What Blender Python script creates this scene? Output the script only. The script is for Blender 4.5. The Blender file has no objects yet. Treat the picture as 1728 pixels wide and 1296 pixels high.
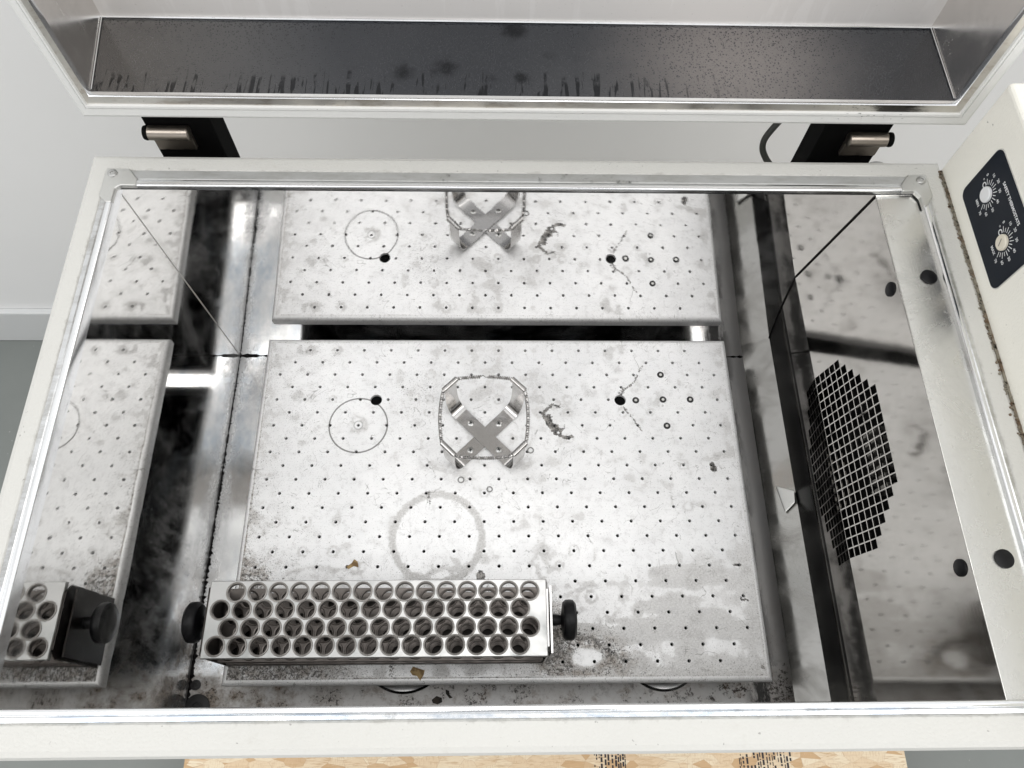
import bpy, bmesh, math, random
import numpy as np
from mathutils import Vector, Matrix
from mathutils.geometry import delaunay_2d_cdt

random.seed(4); rng = np.random.default_rng(11)
S = 0.028                                   # one hole pitch of the platform = 28 mm; all coordinates below are in pitches
sc = bpy.context.scene
COL = sc.collection

# ------------------------------------------------------------------ camera, world, lamps, exposure
cam = bpy.data.cameras.new('camera'); cam_o = bpy.data.objects.new('camera', cam); COL.objects.link(cam_o)
R_ = Matrix(((0.999677, -0.009583, 0.023555), (0.001122, -0.908757, -0.417323), (0.025405, 0.417215, -0.908453)))
rx = Vector(R_[0]); ry = -Vector(R_[1]); rz = -Vector(R_[2])
rx.normalize(); ry = (ry - rx*ry.dot(rx)).normalized(); rz = rx.cross(ry)
mw = Matrix((rx, ry, rz)).transposed().to_4x4(); mw.translation = Vector((-0.2194, -13.0367, 25.3829))*S
cam_o.matrix_world = mw
cam.sensor_width = 36; cam.sensor_fit = 'HORIZONTAL'; cam.lens = 36*1285/1728
cam.clip_start = 0.02; cam.clip_end = 60
sc.camera = cam_o

sc.view_settings.view_transform = 'Standard'; sc.view_settings.look = 'None'
sc.view_settings.gamma = 1; sc.view_settings.use_curve_mapping = False
sc.view_settings.exposure = 0.15

W = bpy.data.worlds.new('World'); sc.world = W; W.use_nodes = True
wt = W.node_tree; wt.nodes.clear()
wo = wt.nodes.new('ShaderNodeOutputWorld'); bg = wt.nodes.new('ShaderNodeBackground')
tc = wt.nodes.new('ShaderNodeTexCoord'); sx = wt.nodes.new('ShaderNodeSeparateXYZ')
wt.links.new(tc.outputs['Generated'], sx.inputs[0])
def wmath(o, a, b=0.0):
    m = wt.nodes.new('ShaderNodeMath'); m.operation = o
    for k, v in enumerate((a, b)):
        if isinstance(v, bpy.types.NodeSocket): wt.links.new(v, m.inputs[k])
        else: m.inputs[k].default_value = v
    return m.outputs[0]
def wstep(v, lo, hi, a=0.0, b=1.0):
    m = wt.nodes.new('ShaderNodeMapRange'); m.interpolation_type = 'SMOOTHSTEP'
    for k, q in zip(('Value', 'From Min', 'From Max', 'To Min', 'To Max'), (v, lo, hi, a, b)):
        if isinstance(q, bpy.types.NodeSocket): wt.links.new(q, m.inputs[k])
        else: m.inputs[k].default_value = q
    return m.outputs[0]
# the hall: bright walls and ceiling, a darker roof bay high up behind the viewer
bay = wmath('MULTIPLY', wmath('MULTIPLY', wstep(sx.outputs['Y'], -.42, -.56), wstep(sx.outputs['Z'], .30, .48)),
            wmath('MULTIPLY', wstep(wmath('ABSOLUTE', sx.outputs['X']), .72, .50), wstep(sx.outputs['Z'], .92, .82)))
mx = wt.nodes.new('ShaderNodeMix'); mx.data_type = 'RGBA'
mx.inputs['A'].default_value = (0.99, 0.995, 1.0, 1); mx.inputs['B'].default_value = (0.10, 0.105, 0.12, 1)
wt.links.new(bay, mx.inputs['Factor']); wt.links.new(mx.outputs['Result'], bg.inputs['Color'])
bg.inputs['Strength'].default_value = 1.0
wt.links.new(bg.outputs[0], wo.inputs['Surface'])

def area(name, loc, size, power, target, color=(1, 1, 1)):
    l = bpy.data.lights.new(name, 'AREA'); l.shape = 'RECTANGLE'; l.size, l.size_y = size; l.energy = power; l.color = color
    o = bpy.data.objects.new(name, l); COL.objects.link(o); o.location = Vector(loc)*S
    o.rotation_euler = (Vector(target)*S - o.location).to_track_quat('-Z', 'Y').to_euler()
area('fill_lamp', (-45, -40, 80), (1.8, 0.7), 15, (-6, 6, -6), (1, .99, .975))  # unseen front pair, added high up to light the wall and lid
area('fill_lamp', (48, -48, 80), (1.8, 0.7), 15, (4, 6, -6), (1, .98, .955))
area('fill_lamp', (4, -4, 84), (1.8, 0.8), 8, (0, -6, 0), (1, .995, .985))  # unseen lamp added overhead to brighten the platform

# ------------------------------------------------------------------ mesh helpers
class MB:
    def __init__(s): s.v = []; s.f = []
    def add(s, vs, fs):
        n = len(s.v); s.v += [tuple(v) for v in vs]; s.f += [tuple(i+n for i in f) for f in fs]; return s
    def box(s, a, b):
        (x0, y0, z0), (x1, y1, z1) = a, b
        return s.add([(x0,y0,z0),(x1,y0,z0),(x1,y1,z0),(x0,y1,z0),(x0,y0,z1),(x1,y0,z1),(x1,y1,z1),(x0,y1,z1)],
                     [(0,3,2,1),(4,5,6,7),(0,1,5,4),(1,2,6,5),(2,3,7,6),(3,0,4,7)])
    def loops(s, L, closed=True, cap0=False, cap1=False):
        n = len(L[0]); vs = [p for l in L for p in l]; fs = []
        for i in range(len(L)-1):
            for j in range(n if closed else n-1):
                k = (j+1) % n; fs.append((i*n+j, i*n+k, (i+1)*n+k, (i+1)*n+j))
        if cap0: fs.append(tuple(range(n))[::-1])
        if cap1: fs.append(tuple((len(L)-1)*n+j for j in range(n)))
        return s.add(vs, fs)
    def lathe(s, prof, c, axis='z', n=24, cap0=True, cap1=True):
        L = []
        for r, h in prof:
            l = []
            for i in range(n):
                a = 2*math.pi*i/n; p, q = r*math.cos(a), r*math.sin(a)
                l.append({'z': (c[0]+p, c[1]+q, c[2]+h), 'x': (c[0]+h, c[1]+p, c[2]+q), 'y': (c[0]+q, c[1]+h, c[2]+p)}[axis])
            L.append(l)
        return s.loops(L, True, cap0, cap1)
    def tube(s, path, r, n=8, cap=True, closed=False):
        P = [Vector(p) for p in path]; L = []; m = len(P); up = None
        for i in range(m):
            a = P[(i-1) % m] if (closed or i > 0) else P[i]; b = P[(i+1) % m] if (closed or i < m-1) else P[i]
            t = (b-a).normalized()
            if up is None:
                up = Vector((0,0,1)) if abs(t.z) < .9 else Vector((1,0,0))
            u = (up - t*up.dot(t)).normalized(); up = u; w = t.cross(u)
            rr = r[i] if isinstance(r, (list, tuple)) else r
            L.append([P[i] + (u*math.cos(2*math.pi*k/n) + w*math.sin(2*math.pi*k/n))*rr for k in range(n)])
        if closed: L.append(L[0])
        return s.loops(L, True, cap and not closed, cap and not closed)

def make(name, mb, mat, parent=None, smooth=False, bevel=0, seg=2, origin=None, attrs=None, fix=True):
    me = bpy.data.meshes.new(name)
    base = Vector(parent['_w']) if parent is not None else Vector(origin or (0,0,0))
    me.from_pydata([tuple((Vector(v)-base)*S) for v in mb.v], [], mb.f)
    if fix or bevel:
        bm = bmesh.new(); bm.from_mesh(me)
        if bevel:
            bmesh.ops.remove_doubles(bm, verts=bm.verts, dist=1e-6)
            bmesh.ops.recalc_face_normals(bm, faces=bm.faces)
            ed = [e for e in bm.edges if e.is_manifold and e.calc_face_angle(0) > .6]
            bmesh.ops.bevel(bm, geom=ed, offset=bevel*S, segments=seg, affect='EDGES', profile=.5)
        else:
            bmesh.ops.recalc_face_normals(bm, faces=bm.faces)
        bm.to_mesh(me); bm.free()
    if attrs is not None:
        for k, arr in attrs.items():
            at = me.color_attributes.new(k, 'FLOAT_COLOR', 'POINT'); at.data.foreach_set('color', np.asarray(arr, np.float32).ravel())
    me.materials.append(mat)
    if smooth:
        me.shade_smooth()
        try: me.set_sharp_from_angle(angle=math.radians(35))
        except Exception: pass
    o = bpy.data.objects.new(name, me); COL.objects.link(o); o['_w'] = tuple(base)
    if parent is not None: o.parent = parent
    else: o.location = base*S
    return o

def thing(name, label, cat, loc, group=None):
    o = bpy.data.objects.new(name, None); COL.objects.link(o); o.empty_display_size = .05
    o.location = Vector(loc)*S; o['_w'] = tuple(loc); o['label'] = label; o['category'] = cat
    if group: o['group'] = group
    return o
def tag(o, label, cat, group=None):
    o['label'] = label; o['category'] = cat
    if group: o['group'] = group
    return o
def struct(name, mb, mat, **k):
    o = make(name, mb, mat, **k); o['kind'] = 'structure'; return o

def rect(r, z): x0, x1, y0, y1 = r; return [(x0,y0,z),(x1,y0,z),(x1,y1,z),(x0,y1,z)]
def circ(c, r, n, a0=0): return [(c[0]+r*math.cos(a0+2*math.pi*i/n), c[1]+r*math.sin(a0+2*math.pi*i/n)) for i in range(n)]

def sheet(outline, holes, pts=(), lines=()):
    """triangulated flat sheet with holes; returns verts2d, faces, hole rings (vertex indices)"""
    v = [Vector(p) for p in outline]; e = [(i, (i+1) % len(outline)) for i in range(len(outline))]; rings = []
    for h in holes:
        n = len(v); v += [Vector(p) for p in h]; e += [(n+i, n+(i+1) % len(h)) for i in range(len(h))]; rings.append(list(range(n, n+len(h))))
    for a, b in lines:
        n = len(v); v += [Vector(a), Vector(b)]; e.append((n, n+1))
    v += [Vector(p) for p in pts]
    ov, oe, of, vm, em, fm = delaunay_2d_cdt(v, e, [], 0, 1e-5)
    inv = {}
    for i, src in enumerate(vm):
        for q in src: inv[q] = i
    rings = [[inv[i] for i in r] for r in rings]
    P = np.array([(p[0], p[1]) for p in ov]); F = np.array([f for f in of if len(f) == 3]); C = P[F].mean(1)
    keep = np.ones(len(F), bool)
    # drop triangles whose three corners belong to one hole ring
    own = -np.ones(len(P), int)
    for k, r in enumerate(rings):
        for i in r: own[i] = k
    o = own[F]; keep = ~((o[:, 0] >= 0) & (o[:, 0] == o[:, 1]) & (o[:, 1] == o[:, 2]))
    return P, F[keep], rings

# ------------------------------------------------------------------ node helpers
class G:
    def __init__(s, name):
        s.m = bpy.data.materials.new(name); s.m.use_nodes = True; s.t = s.m.node_tree; s.t.nodes.clear()
        s.out = s.n('ShaderNodeOutputMaterial'); s.p = s.n('ShaderNodeBsdfPrincipled'); s.l(s.p.outputs[0], s.out.inputs['Surface'])
        geo = s.n('ShaderNodeNewGeometry'); v = s.n('ShaderNodeVectorMath'); v.operation = 'SCALE'; v.inputs['Scale'].default_value = 1/S
        s.l(geo.outputs['Position'], v.inputs[0]); s.pos = v.outputs[0]
        x = s.n('ShaderNodeSeparateXYZ'); s.l(s.pos, x.inputs[0]); s.x, s.y, s.z = x.outputs
    def n(s, t): return s.t.nodes.new(t)
    def l(s, a, b): s.t.links.new(a, b)
    def put(s, sock, v):
        if hasattr(v, 'links') or isinstance(v, bpy.types.NodeSocket): s.l(v, sock)
        elif isinstance(v, (tuple, list)) and len(v) == 3 and sock.type == 'RGBA': sock.default_value = (*v, 1)
        else: sock.default_value = v
    def op(s, o, a, b=0.0, c=None, clamp=False):
        m = s.n('ShaderNodeMath'); m.operation = o; m.use_clamp = clamp; s.put(m.inputs[0], a); s.put(m.inputs[1], b)
        if c is not None: s.put(m.inputs[2], c)
        return m.outputs[0]
    def add(s, a, b): return s.op('ADD', a, b)
    def mul(s, a, b): return s.op('MULTIPLY', a, b)
    def sub(s, a, b): return s.op('SUBTRACT', a, b)
    def mx(s, a, b): return s.op('MAXIMUM', a, b)
    def step(s, x, lo, hi, a=0.0, b=1.0):
        m = s.n('ShaderNodeMapRange'); m.interpolation_type = 'SMOOTHSTEP'
        for k, v in zip(('Value', 'From Min', 'From Max', 'To Min', 'To Max'), (x, lo, hi, a, b)): s.put(m.inputs[k], v)
        return m.outputs[0]
    def noise(s, scale, detail=3.0, rough=.55, stretch=None, off=(0,0,0), dist=0.0):
        v = s.pos
        if stretch or any(off):
            m = s.n('ShaderNodeMapping'); s.l(v, m.inputs[0]); m.inputs['Scale'].default_value = stretch or (1,1,1); m.inputs['Location'].default_value = off; v = m.outputs[0]
        t = s.n('ShaderNodeTexNoise'); s.l(v, t.inputs['Vector']); t.inputs['Scale'].default_value = scale; t.inputs['Detail'].default_value = detail
        t.inputs['Roughness'].default_value = rough; t.inputs['Distortion'].default_value = dist
        return t.outputs['Fac']
    def voro(s, scale, feature='F1', rnd=1.0, stretch=None, out='Distance'):
        v = s.pos
        if stretch:
            m = s.n('ShaderNodeMapping'); s.l(v, m.inputs[0]); m.inputs['Scale'].default_value = stretch; v = m.outputs[0]
        t = s.n('ShaderNodeTexVoronoi'); t.feature = feature; s.l(v, t.inputs['Vector']); t.inputs['Scale'].default_value = scale; t.inputs['Randomness'].default_value = rnd
        return t.outputs[out]
    def mix(s, f, a, b):
        m = s.n('ShaderNodeMix'); m.data_type = 'RGBA'; s.put(m.inputs['Factor'], f); s.put(m.inputs['A'], a); s.put(m.inputs['B'], b); return m.outputs['Result']
    def lerp(s, f, a, b):
        m = s.n('ShaderNodeMix'); m.data_type = 'FLOAT'; s.put(m.inputs[0], f); s.put(m.inputs[2], a); s.put(m.inputs[3], b); return m.outputs[0]
    def bump(s, h, strength=.3, dist=.02):
        b = s.n('ShaderNodeBump'); s.put(b.inputs['Height'], h); b.inputs['Strength'].default_value = strength; b.inputs['Distance'].default_value = dist*S
        s.l(b.outputs[0], s.p.inputs['Normal'])
    def dist(s, cx, cy, axes='xy'):
        a = s.sub(getattr(s, axes[0]), cx); b = s.sub(getattr(s, axes[1]), cy)
        return s.op('SQRT', s.add(s.mul(a, a), s.mul(b, b)))
    def attr(s, name):
        a = s.n('ShaderNodeAttribute'); a.attribute_name = name; x = s.n('ShaderNodeSeparateColor'); s.l(a.outputs['Color'], x.inputs[0]); return x.outputs
    def set(s, **k):
        names = dict(base='Base Color', metal='Metallic', rough='Roughness', coat='Coat Weight', spec='Specular IOR Level', aniso='Anisotropic')
        for a, v in k.items(): s.put(s.p.inputs[names[a]], v)
        return s.m

def plain(name, base, rough=.5, metal=0.0, **k):
    return G(name).set(base=base, rough=rough, metal=metal, **k)

# ------------------------------------------------------------------ materials
def m_paint(name, base, dirt=.25, dark=(.36,.33,.27), trim=False):
    g = G(name)
    b = g.step(g.noise(.35, 4), .45, .75)
    d_in = g.mx(g.mx(g.sub(-10.76, g.x), g.sub(g.x, 11.92)), g.mx(g.sub(-12.76, g.y), g.sub(g.y, 1.10)))
    rub = g.mul(g.step(g.sub(g.noise(2.4, 8, .75, off=(4,4,4)), g.mul(d_in, 1.6)), .40, .56), g.step(g.z, 8.3, 8.5)) if trim else 0.0
    sm = g.mul(g.step(g.noise(1.1, 8, .7, dist=.6), .60, .74), dirt)
    sp = g.step(g.noise(9, 2, .5), .735, .77)
    c = g.mix(g.mul(b, .35), base, tuple(x*.93 for x in base)); c = g.mix(sm, c, dark); c = g.mix(g.mul(rub, .40), c, (.33,.32,.29)) if trim else c; c = g.mix(g.mul(sp, .5), c, (.12,.11,.10))
    g.bump(g.noise(17, 2, .5), .35, .03)
    return g.set(base=c, rough=g.lerp(b, .38, .5))
PAINT = m_paint('cream_powder_coat', (.60,.595,.565), .16, trim=True)
LIDP = m_paint('white_lid_paint', (.78,.78,.76), .14)
BEIGE = m_paint('beige_enamel', (.90,.885,.81), .12)

def m_steel(name, base=(.80,.795,.78), rough=.03, dirt=0.0, warm=(.36,.34,.31), brush=(1,1,.04), bstr=.02, film=.5, speck=.2, filmrough=.22, fill=.36, wave=.25):
    """mirror sheet steel: a film of dried residue (rougher, duller) in blotches over polished metal"""
    g = G(name)
    br = g.noise(38, 3, .6, stretch=brush)
    fm = g.mul(g.step(g.noise(.55, 7, .65, dist=.5), .44, .74), film)
    st = g.mul(g.step(g.noise(2.4, 6, .7, stretch=(1,1,.18)), .56, .76), film)
    f = g.op('ADD', fm, g.mul(st, .55), clamp=True)
    sp = g.mul(g.step(g.noise(11, 4, .65), .66, .70), speck)
    c = g.mix(g.mul(f, .55), base, warm)
    c = g.mix(sp, c, (.05,.045,.04))
    if dirt: c = g.mix(dirt, c, (.06,.055,.05))
    g.bump(g.add(g.mul(br, bstr), g.mul(g.noise(.8, 2, .5, off=(5,5,5)), wave)), 1.0, .01)
    r = g.add(rough, g.mul(f, filmrough))
    return g, g.set(base=c, rough=g.op('ADD', r, g.mul(sp, .4), clamp=True), metal=g.lerp(g.mul(f, fill), 1.0, 0.0))

def seam_dirt(g, d):
    """film of dried residue along the sealed floor seam: d = distance from the seam"""
    n = g.noise(1.6, 7, .7, stretch=(1,.45,1)); n2 = g.noise(7, 6, .75)
    crust = g.mul(g.step(g.sub(g.add(n, g.mul(n2, .30)), g.mul(d, .55)), .30, .62), .8)
    blk = g.step(g.sub(n2, g.mul(d, .9)), .47, .58)
    return crust, blk
def front_dirt(g, c):
    """brown and black grime gathered in the front corner"""
    fr = g.step(g.y, -6.5, -11.6); n = g.noise(.9, 8, .72, off=(2,5,1)); n2 = g.noise(8.5, 7, .82, off=(1,0,3))
    lf = g.step(g.x, -3.0, -9.0); cl = g.step(n, .42, .62)
    film = g.mul(cl, g.mul(fr, g.add(.22, g.mul(lf, .60)))); c = g.mix(film, c, (.25,.195,.145))
    sp = g.mul(g.step(g.sub(n2, g.sub(.76, g.mul(fr, g.add(.10, g.mul(cl, .16))))), 0.0, .04), g.step(fr, .05, .4)); c = g.mix(g.mul(sp, .9), c, (.030,.024,.020))
    return c, g.mx(film, sp)
def links(g): return [g.p.inputs[k].links[0].from_socket for k in ('Base Color', 'Roughness', 'Metallic')]
def m_wall_left():
    g, m = m_steel('polished_left_wall', rough=.012, film=.30, speck=.15, warm=(.55,.53,.50))
    d = g.add(g.z, 2.4); crust, blk = seam_dirt(g, d); c0, r0, m0 = links(g)
    low = g.step(d, 3.4, .2); hz = g.mul(low, g.step(g.noise(.8, 7, .7, stretch=(1,.35,1.4)), .30, .70))
    hz = g.mx(hz, g.mul(g.mul(g.step(g.y, -4.5, -8.0), g.step(d, 6.0, 2.0)), g.step(g.noise(1.5, 7, .72, stretch=(1,1,.3), off=(2,2,2)), .42, .66)))
    c = g.mix(g.mul(hz, .40), c0, (.42,.44,.47)); c = g.mix(crust, c, (.52,.52,.52)); c = g.mix(g.mul(blk, .8), c, (.03,.028,.027))
    fd, fm = front_dirt(g, c); near = g.step(d, 4.2, 1.2); c = g.mix(near, c, fd); fm = g.mul(fm, near)
    k = g.mx(g.mul(crust, .6), g.mul(fm, .8)); k = g.mx(k, g.mul(hz, .36))
    g.set(base=c, rough=g.lerp(g.mx(crust, g.mul(hz, .5)), r0, .32), metal=g.lerp(k, m0, 0.0)); return m
def m_floor():
    g, m = m_steel('stained_floor_steel', base=(.70,.70,.70), rough=.08, film=.65, speck=.3, warm=(.40,.39,.38), brush=(3,.15,1), bstr=.03)
    d = g.op('ABSOLUTE', g.add(g.x, 10.43)); crust, blk = seam_dirt(g, d); c0, r0, m0 = links(g)
    tint = g.step(g.noise(.6, 5, .6, stretch=(1,.5,1), off=(3,3,0)), .42, .62)
    c = g.mix(g.mul(tint, .7), c0, (.36,.43,.50)); c = g.mix(crust, c, (.52,.52,.52)); c = g.mix(g.mul(blk, .8), c, (.03,.028,.027))
    front = g.step(g.y, -10.6, -11.6); c = g.mix(g.mul(front, .85), c, (.74,.72,.70))
    right = g.step(g.x, 3.0, 9.0); gut = g.step(g.x, 8.3, 8.9)
    c = g.mix(g.mul(gut, .85), c, (.50,.485,.47))
    c, fm = front_dirt(g, c)
    sp = g.mul(g.mul(front, g.add(right, .25)), g.step(g.noise(3.2, 8, .8), .54, .60)); c = g.mix(sp, c, (.045,.036,.032))
    rust = g.mul(front, g.step(g.noise(1.6, 8, .75, off=(4,0,0)), .52, .66)); c = g.mix(g.mul(rust, .5), c, (.20,.13,.08))
    soot = g.mul(g.step(g.op('ABSOLUTE', g.sub(g.x, 9.0)), .75, .15), g.step(g.noise(1.1, 8, .72, stretch=(2.2,.45,1)), .44, .54)); c = g.mix(g.mul(soot, .95), c, (.02,.019,.018))
    any_ = g.op('ADD', g.mx(g.mul(crust, .7), g.mx(front, gut)), g.mul(fm, .6), clamp=True)
    g.set(base=c, rough=g.lerp(any_, r0, .45), metal=g.lerp(g.mul(any_, .75), m0, 0.0)); return m
LEFTW = m_wall_left(); FLOORS = m_floor()
_, BACKW = m_steel('polished_back_wall', base=(.86,.855,.85), rough=.008, film=.20, speck=.10, warm=(.60,.58,.56))
_, STEEL = m_steel('plain_sheet_steel', rough=.12, film=.4)
_, PLENUM = m_steel('tarnished_cover_steel', base=(.50,.485,.46), rough=.06, film=.22, speck=.10, warm=(.40,.37,.335), brush=(1,.06,1), bstr=.02, filmrough=.12)
_, KICK = m_steel('dull_kick_steel', base=(.36,.355,.34), rough=.10, film=.8, speck=.35, warm=(.20,.19,.17), brush=(1,.06,1), bstr=.02, filmrough=.2, wave=.8)
_, LEDGE = m_steel('brushed_ledge_steel', base=(.66,.655,.63), rough=.24, film=.75, speck=.15, warm=(.36,.355,.32), brush=(2,.05,1), bstr=.10, fill=.5, wave=.6)
_, LIDST = m_steel('dull_lid_steel', base=(.78,.755,.73), rough=.20, film=.4, speck=.1, warm=(.62,.585,.55), brush=(1,1,1), bstr=.03, fill=.2)
def m_fog():
    g = G('fogged_lid_steel'); st = g.step(g.noise(2.2, 4, .6, stretch=(1,1,.12), dist=.3), .56, .66); dot = g.step(g.noise(14, 3, .6), .66, .72)
    c = g.mix(g.noise(.2, 2), (.86,.835,.81), (.80,.775,.75)); c = g.mix(g.mul(st, .35), c, (.95,.93,.91)); c = g.mix(g.mul(dot, .4), c, (.45,.43,.41))
    return g.set(base=c, rough=.42, metal=.25)
LIDFOG = m_fog()
_, ROLL = m_steel('bright_edge_steel', base=(.84,.85,.86), rough=.14, film=.45, speck=.2, warm=(.50,.52,.55), brush=(.1,.1,1))
_, RACKS = m_steel('rack_steel', base=(.50,.495,.485), rough=.30, film=.9, speck=.25, warm=(.33,.365,.36), brush=(.08,2,1), bstr=.04, fill=.55)
_, RACKIN = m_steel('tarnished_shaded_inside', base=(.15,.135,.125), rough=.3, film=.5, speck=.4, warm=(.12,.10,.085), brush=(.08,2,1))  # tarnish, darkened further for the shade between the rack plates
_, RACKEND = m_steel('sooty_shaded_rack_steel', base=(.05,.045,.042), rough=.35, film=.6, speck=.6, warm=(.03,.026,.022), brush=(3,3,3))  # soot and shade in one colour: left end and rack base
_, CLAMPS = m_steel('clamp_steel', base=(.52,.51,.50), rough=.17, film=.5, speck=.35, warm=(.30,.275,.255), brush=(3,3,3), bstr=.03)
_, CASTM = m_steel('cast_bracket_metal', base=(.62,.62,.60), rough=.38, film=.5, speck=.2, warm=(.5,.49,.47), brush=(1,1,1))
_, BRONZE = m_steel('worn_hinge_metal', base=(.40,.355,.31), rough=.33, film=.5, speck=.5, warm=(.25,.19,.14), brush=(.1,1,1))
_, DIRTYST = m_steel('dirty_lid_lip', base=(.70,.68,.64), rough=.3, film=.8, speck=.5, warm=(.42,.36,.28), brush=(.1,1,1), fill=.7)

def m_lip():
    g, m = m_steel('dirty_lid_lip', base=(.70,.68,.64), rough=.3, film=.8, speck=.5, warm=(.42,.36,.28), brush=(.1,1,1), fill=.7)
    c0 = g.p.inputs['Base Color'].links[0].from_socket
    near = g.step(g.op('ABSOLUTE', g.sub(g.x, 10.55)), 1.3, .1); so = g.step(g.add(g.mul(near, .42), g.noise(1.7, 7, .7, stretch=(.6,1,2))), .62, .86)
    br = g.mul(g.step(g.noise(.8, 5, .7, stretch=(1,1,3)), .48, .62), .4)
    return g.set(base=g.mix(g.mul(so, .92), g.mix(br, c0, (.33,.26,.19)), (.03,.027,.024)))
DIRTYST = m_lip()
def m_gasket():
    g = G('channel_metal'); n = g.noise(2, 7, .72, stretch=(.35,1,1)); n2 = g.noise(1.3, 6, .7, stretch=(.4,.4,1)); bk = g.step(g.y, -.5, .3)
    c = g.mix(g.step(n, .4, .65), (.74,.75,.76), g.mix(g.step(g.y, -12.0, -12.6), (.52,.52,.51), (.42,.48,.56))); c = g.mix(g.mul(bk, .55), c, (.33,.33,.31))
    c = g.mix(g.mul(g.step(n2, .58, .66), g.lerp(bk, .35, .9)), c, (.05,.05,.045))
    g.bump(n, .15, .02); return g.set(base=c, rough=g.lerp(bk, .22, .45), metal=g.lerp(bk, 1.0, .5))
GASKET = m_gasket()

def m_wet():
    g = G('wet_lid_steel')
    dr = g.voro(12.0, 'F1'); dr2 = g.voro(22, 'F1')
    n = g.noise(.14, 2, .5, off=(1.5,0,0)); fog = g.step(n, .30, .75); glow = g.step(g.add(g.dist(6.3, 3.5), g.mul(g.noise(2, 5), .8)), 5.0, .6); tint = g.step(g.x, -4.0, -10.5)  # lamp's reflected glow painted in as a pale patch; left end lightened
    drop = g.mx(g.step(dr, .34, .16), g.mul(g.step(dr2, .30, .12), .6))
    run = g.mul(g.mul(g.step(g.noise(7.0, 3, .55, stretch=(1,.09,1), dist=.5), .555, .60), g.step(g.add(g.y, g.mul(g.noise(2.6, 3), 2.2)), 4.05, 3.6)), g.step(g.x, 7.5, 2.5, 0, .85))
    drop = g.mx(drop, run)
    fog = g.op('MULTIPLY', fog, g.sub(1.0, g.mul(run, .9)))
    bl = None
    for cx, cy, r in ((-1.5,3.15,.36), (-2.6,2.95,.30), (.35,4.55,.45), (-.25,2.75,.12), (.55,2.75,.25), (1.35,3.6,.14), (2.0,3.45,.10)):
        b = g.step(g.add(g.dist(cx, cy), g.mul(g.noise(3, 4), .7)), r+.45, r+.0); bl = b if bl is None else g.mx(bl, b)
    c = g.mix(fog, (.082,.087,.097), (.135,.139,.147)); c = g.mix(tint, c, (.19,.187,.185)); c = g.mix(g.mul(glow, g.sub(1.0, g.mul(drop, .75))), c, (.27,.255,.25)); c = g.mix(g.mul(drop, .35), c, (.035,.036,.04)); c = g.mix(g.mul(g.mx(bl, run), .75), c, (.018,.019,.021))
    g.bump(drop, .45, .03)
    r = g.add(.16, g.mul(fog, .16))
    return g.set(base=c, rough=g.sub(r, g.mul(drop, .06)), metal=1.0)
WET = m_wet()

BLACKP = plain('black_plastic', (.006,.006,.007), .38, spec=.22)
BLACKB = plain('black_bracket_paint', (.004,.004,.004), .75, spec=.06)
BLACKGL = plain('black_gloss_strip', (.004,.004,.0045), .22, spec=.35)
VOID = plain('dark_void', (.004,.004,.004), .9, spec=.1)
RUBBER = plain('black_sealant', (.006,.005,.005), .6, spec=.15)
GREYR = plain('dull_ring_rubber', (.25,.25,.24), .5)
COLLARM = plain('worn_collar_metal', (.30,.285,.27), .42, .8)
CABLEM = plain('cable_jacket', (.035,.037,.032), .45)
WHITEINK = plain('white_ink', (.80,.81,.82), .5)
DIALW = plain('white_dial_plastic', (.78,.79,.80), .35)
DIALC = plain('ivory_dial_plastic', (.76,.71,.60), .4)
BRASSY = plain('screw_steel', (.50,.50,.49), .3, 1.0)
DARKBOLT = plain('dark_bolt_steel', (.035,.034,.034), .45, spec=.3)
def m_label():
    g = G('navy_label'); n = g.noise(1.2, 3)
    return g.set(base=g.mix(n, (.006,.009,.014), (.011,.016,.026)), rough=.40, spec=.18)
LABELM = m_label()
def m_flake(name, a, b):
    g = G(name); return g.set(base=g.mix(g.step(g.noise(5, 4), .4, .6), a, b), rough=.6)
TAN = m_flake('tan_flake', (.42,.29,.12), (.20,.12,.045)); DARKFL = m_flake('charred_flake', (.02,.016,.012), (.05,.035,.022))
def m_room_wall():
    g = G('white_wall_paint'); n = g.noise(.15, 4)
    g.bump(g.noise(6, 3), .1, .02)
    return g.set(base=g.mix(n, (.93,.93,.925), (.89,.89,.885)), rough=.6)
def m_room_floor():
    g = G('grey_floor_paint'); n = g.noise(.12, 6, .7); s = g.step(g.noise(3, 2, .5), .735, .76)
    c = g.mix(n, (.19,.205,.195), (.245,.262,.25)); c = g.mix(s, c, (.45,.46,.44)); return g.set(base=c, rough=.45)
def m_osb():
    g = G('strand_board')
    colr = g.voro(1.0, 'F1', 1, (1,2.4,1), 'Color'); s = g.n('ShaderNodeSeparateColor'); g.l(colr, s.inputs[0])
    d = g.voro(1.0, 'DISTANCE_TO_EDGE', 1, (1,2.4,1))
    gr = g.noise(5, 4, .6, stretch=(.35,3,1))
    c = g.mix(s.outputs[0], (.74,.57,.38), (.84,.73,.55)); c = g.mix(g.step(s.outputs[1], .80, .9), c, (.60,.40,.22))
    c = g.mix(g.mul(g.step(gr, .5, .72), .5), c, (.50,.31,.15)); c = g.mix(g.step(d, .02, 0.0, 0, .45), c, (.45,.28,.15))
    gr2 = g.noise(6, 5, .65, stretch=(3,.5,1)); gg = g.lerp(g.step(s.outputs[2], .45, .55), gr, gr2)
    c = g.mix(g.mul(g.step(gg, .48, .66), .45), c, (.55,.36,.19)); c = g.mix(g.mul(g.step(gg, .40, .30), .4), c, (.90,.80,.64))
    g.bump(gg, .3, .05); return g.set(base=c, rough=.6)

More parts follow.
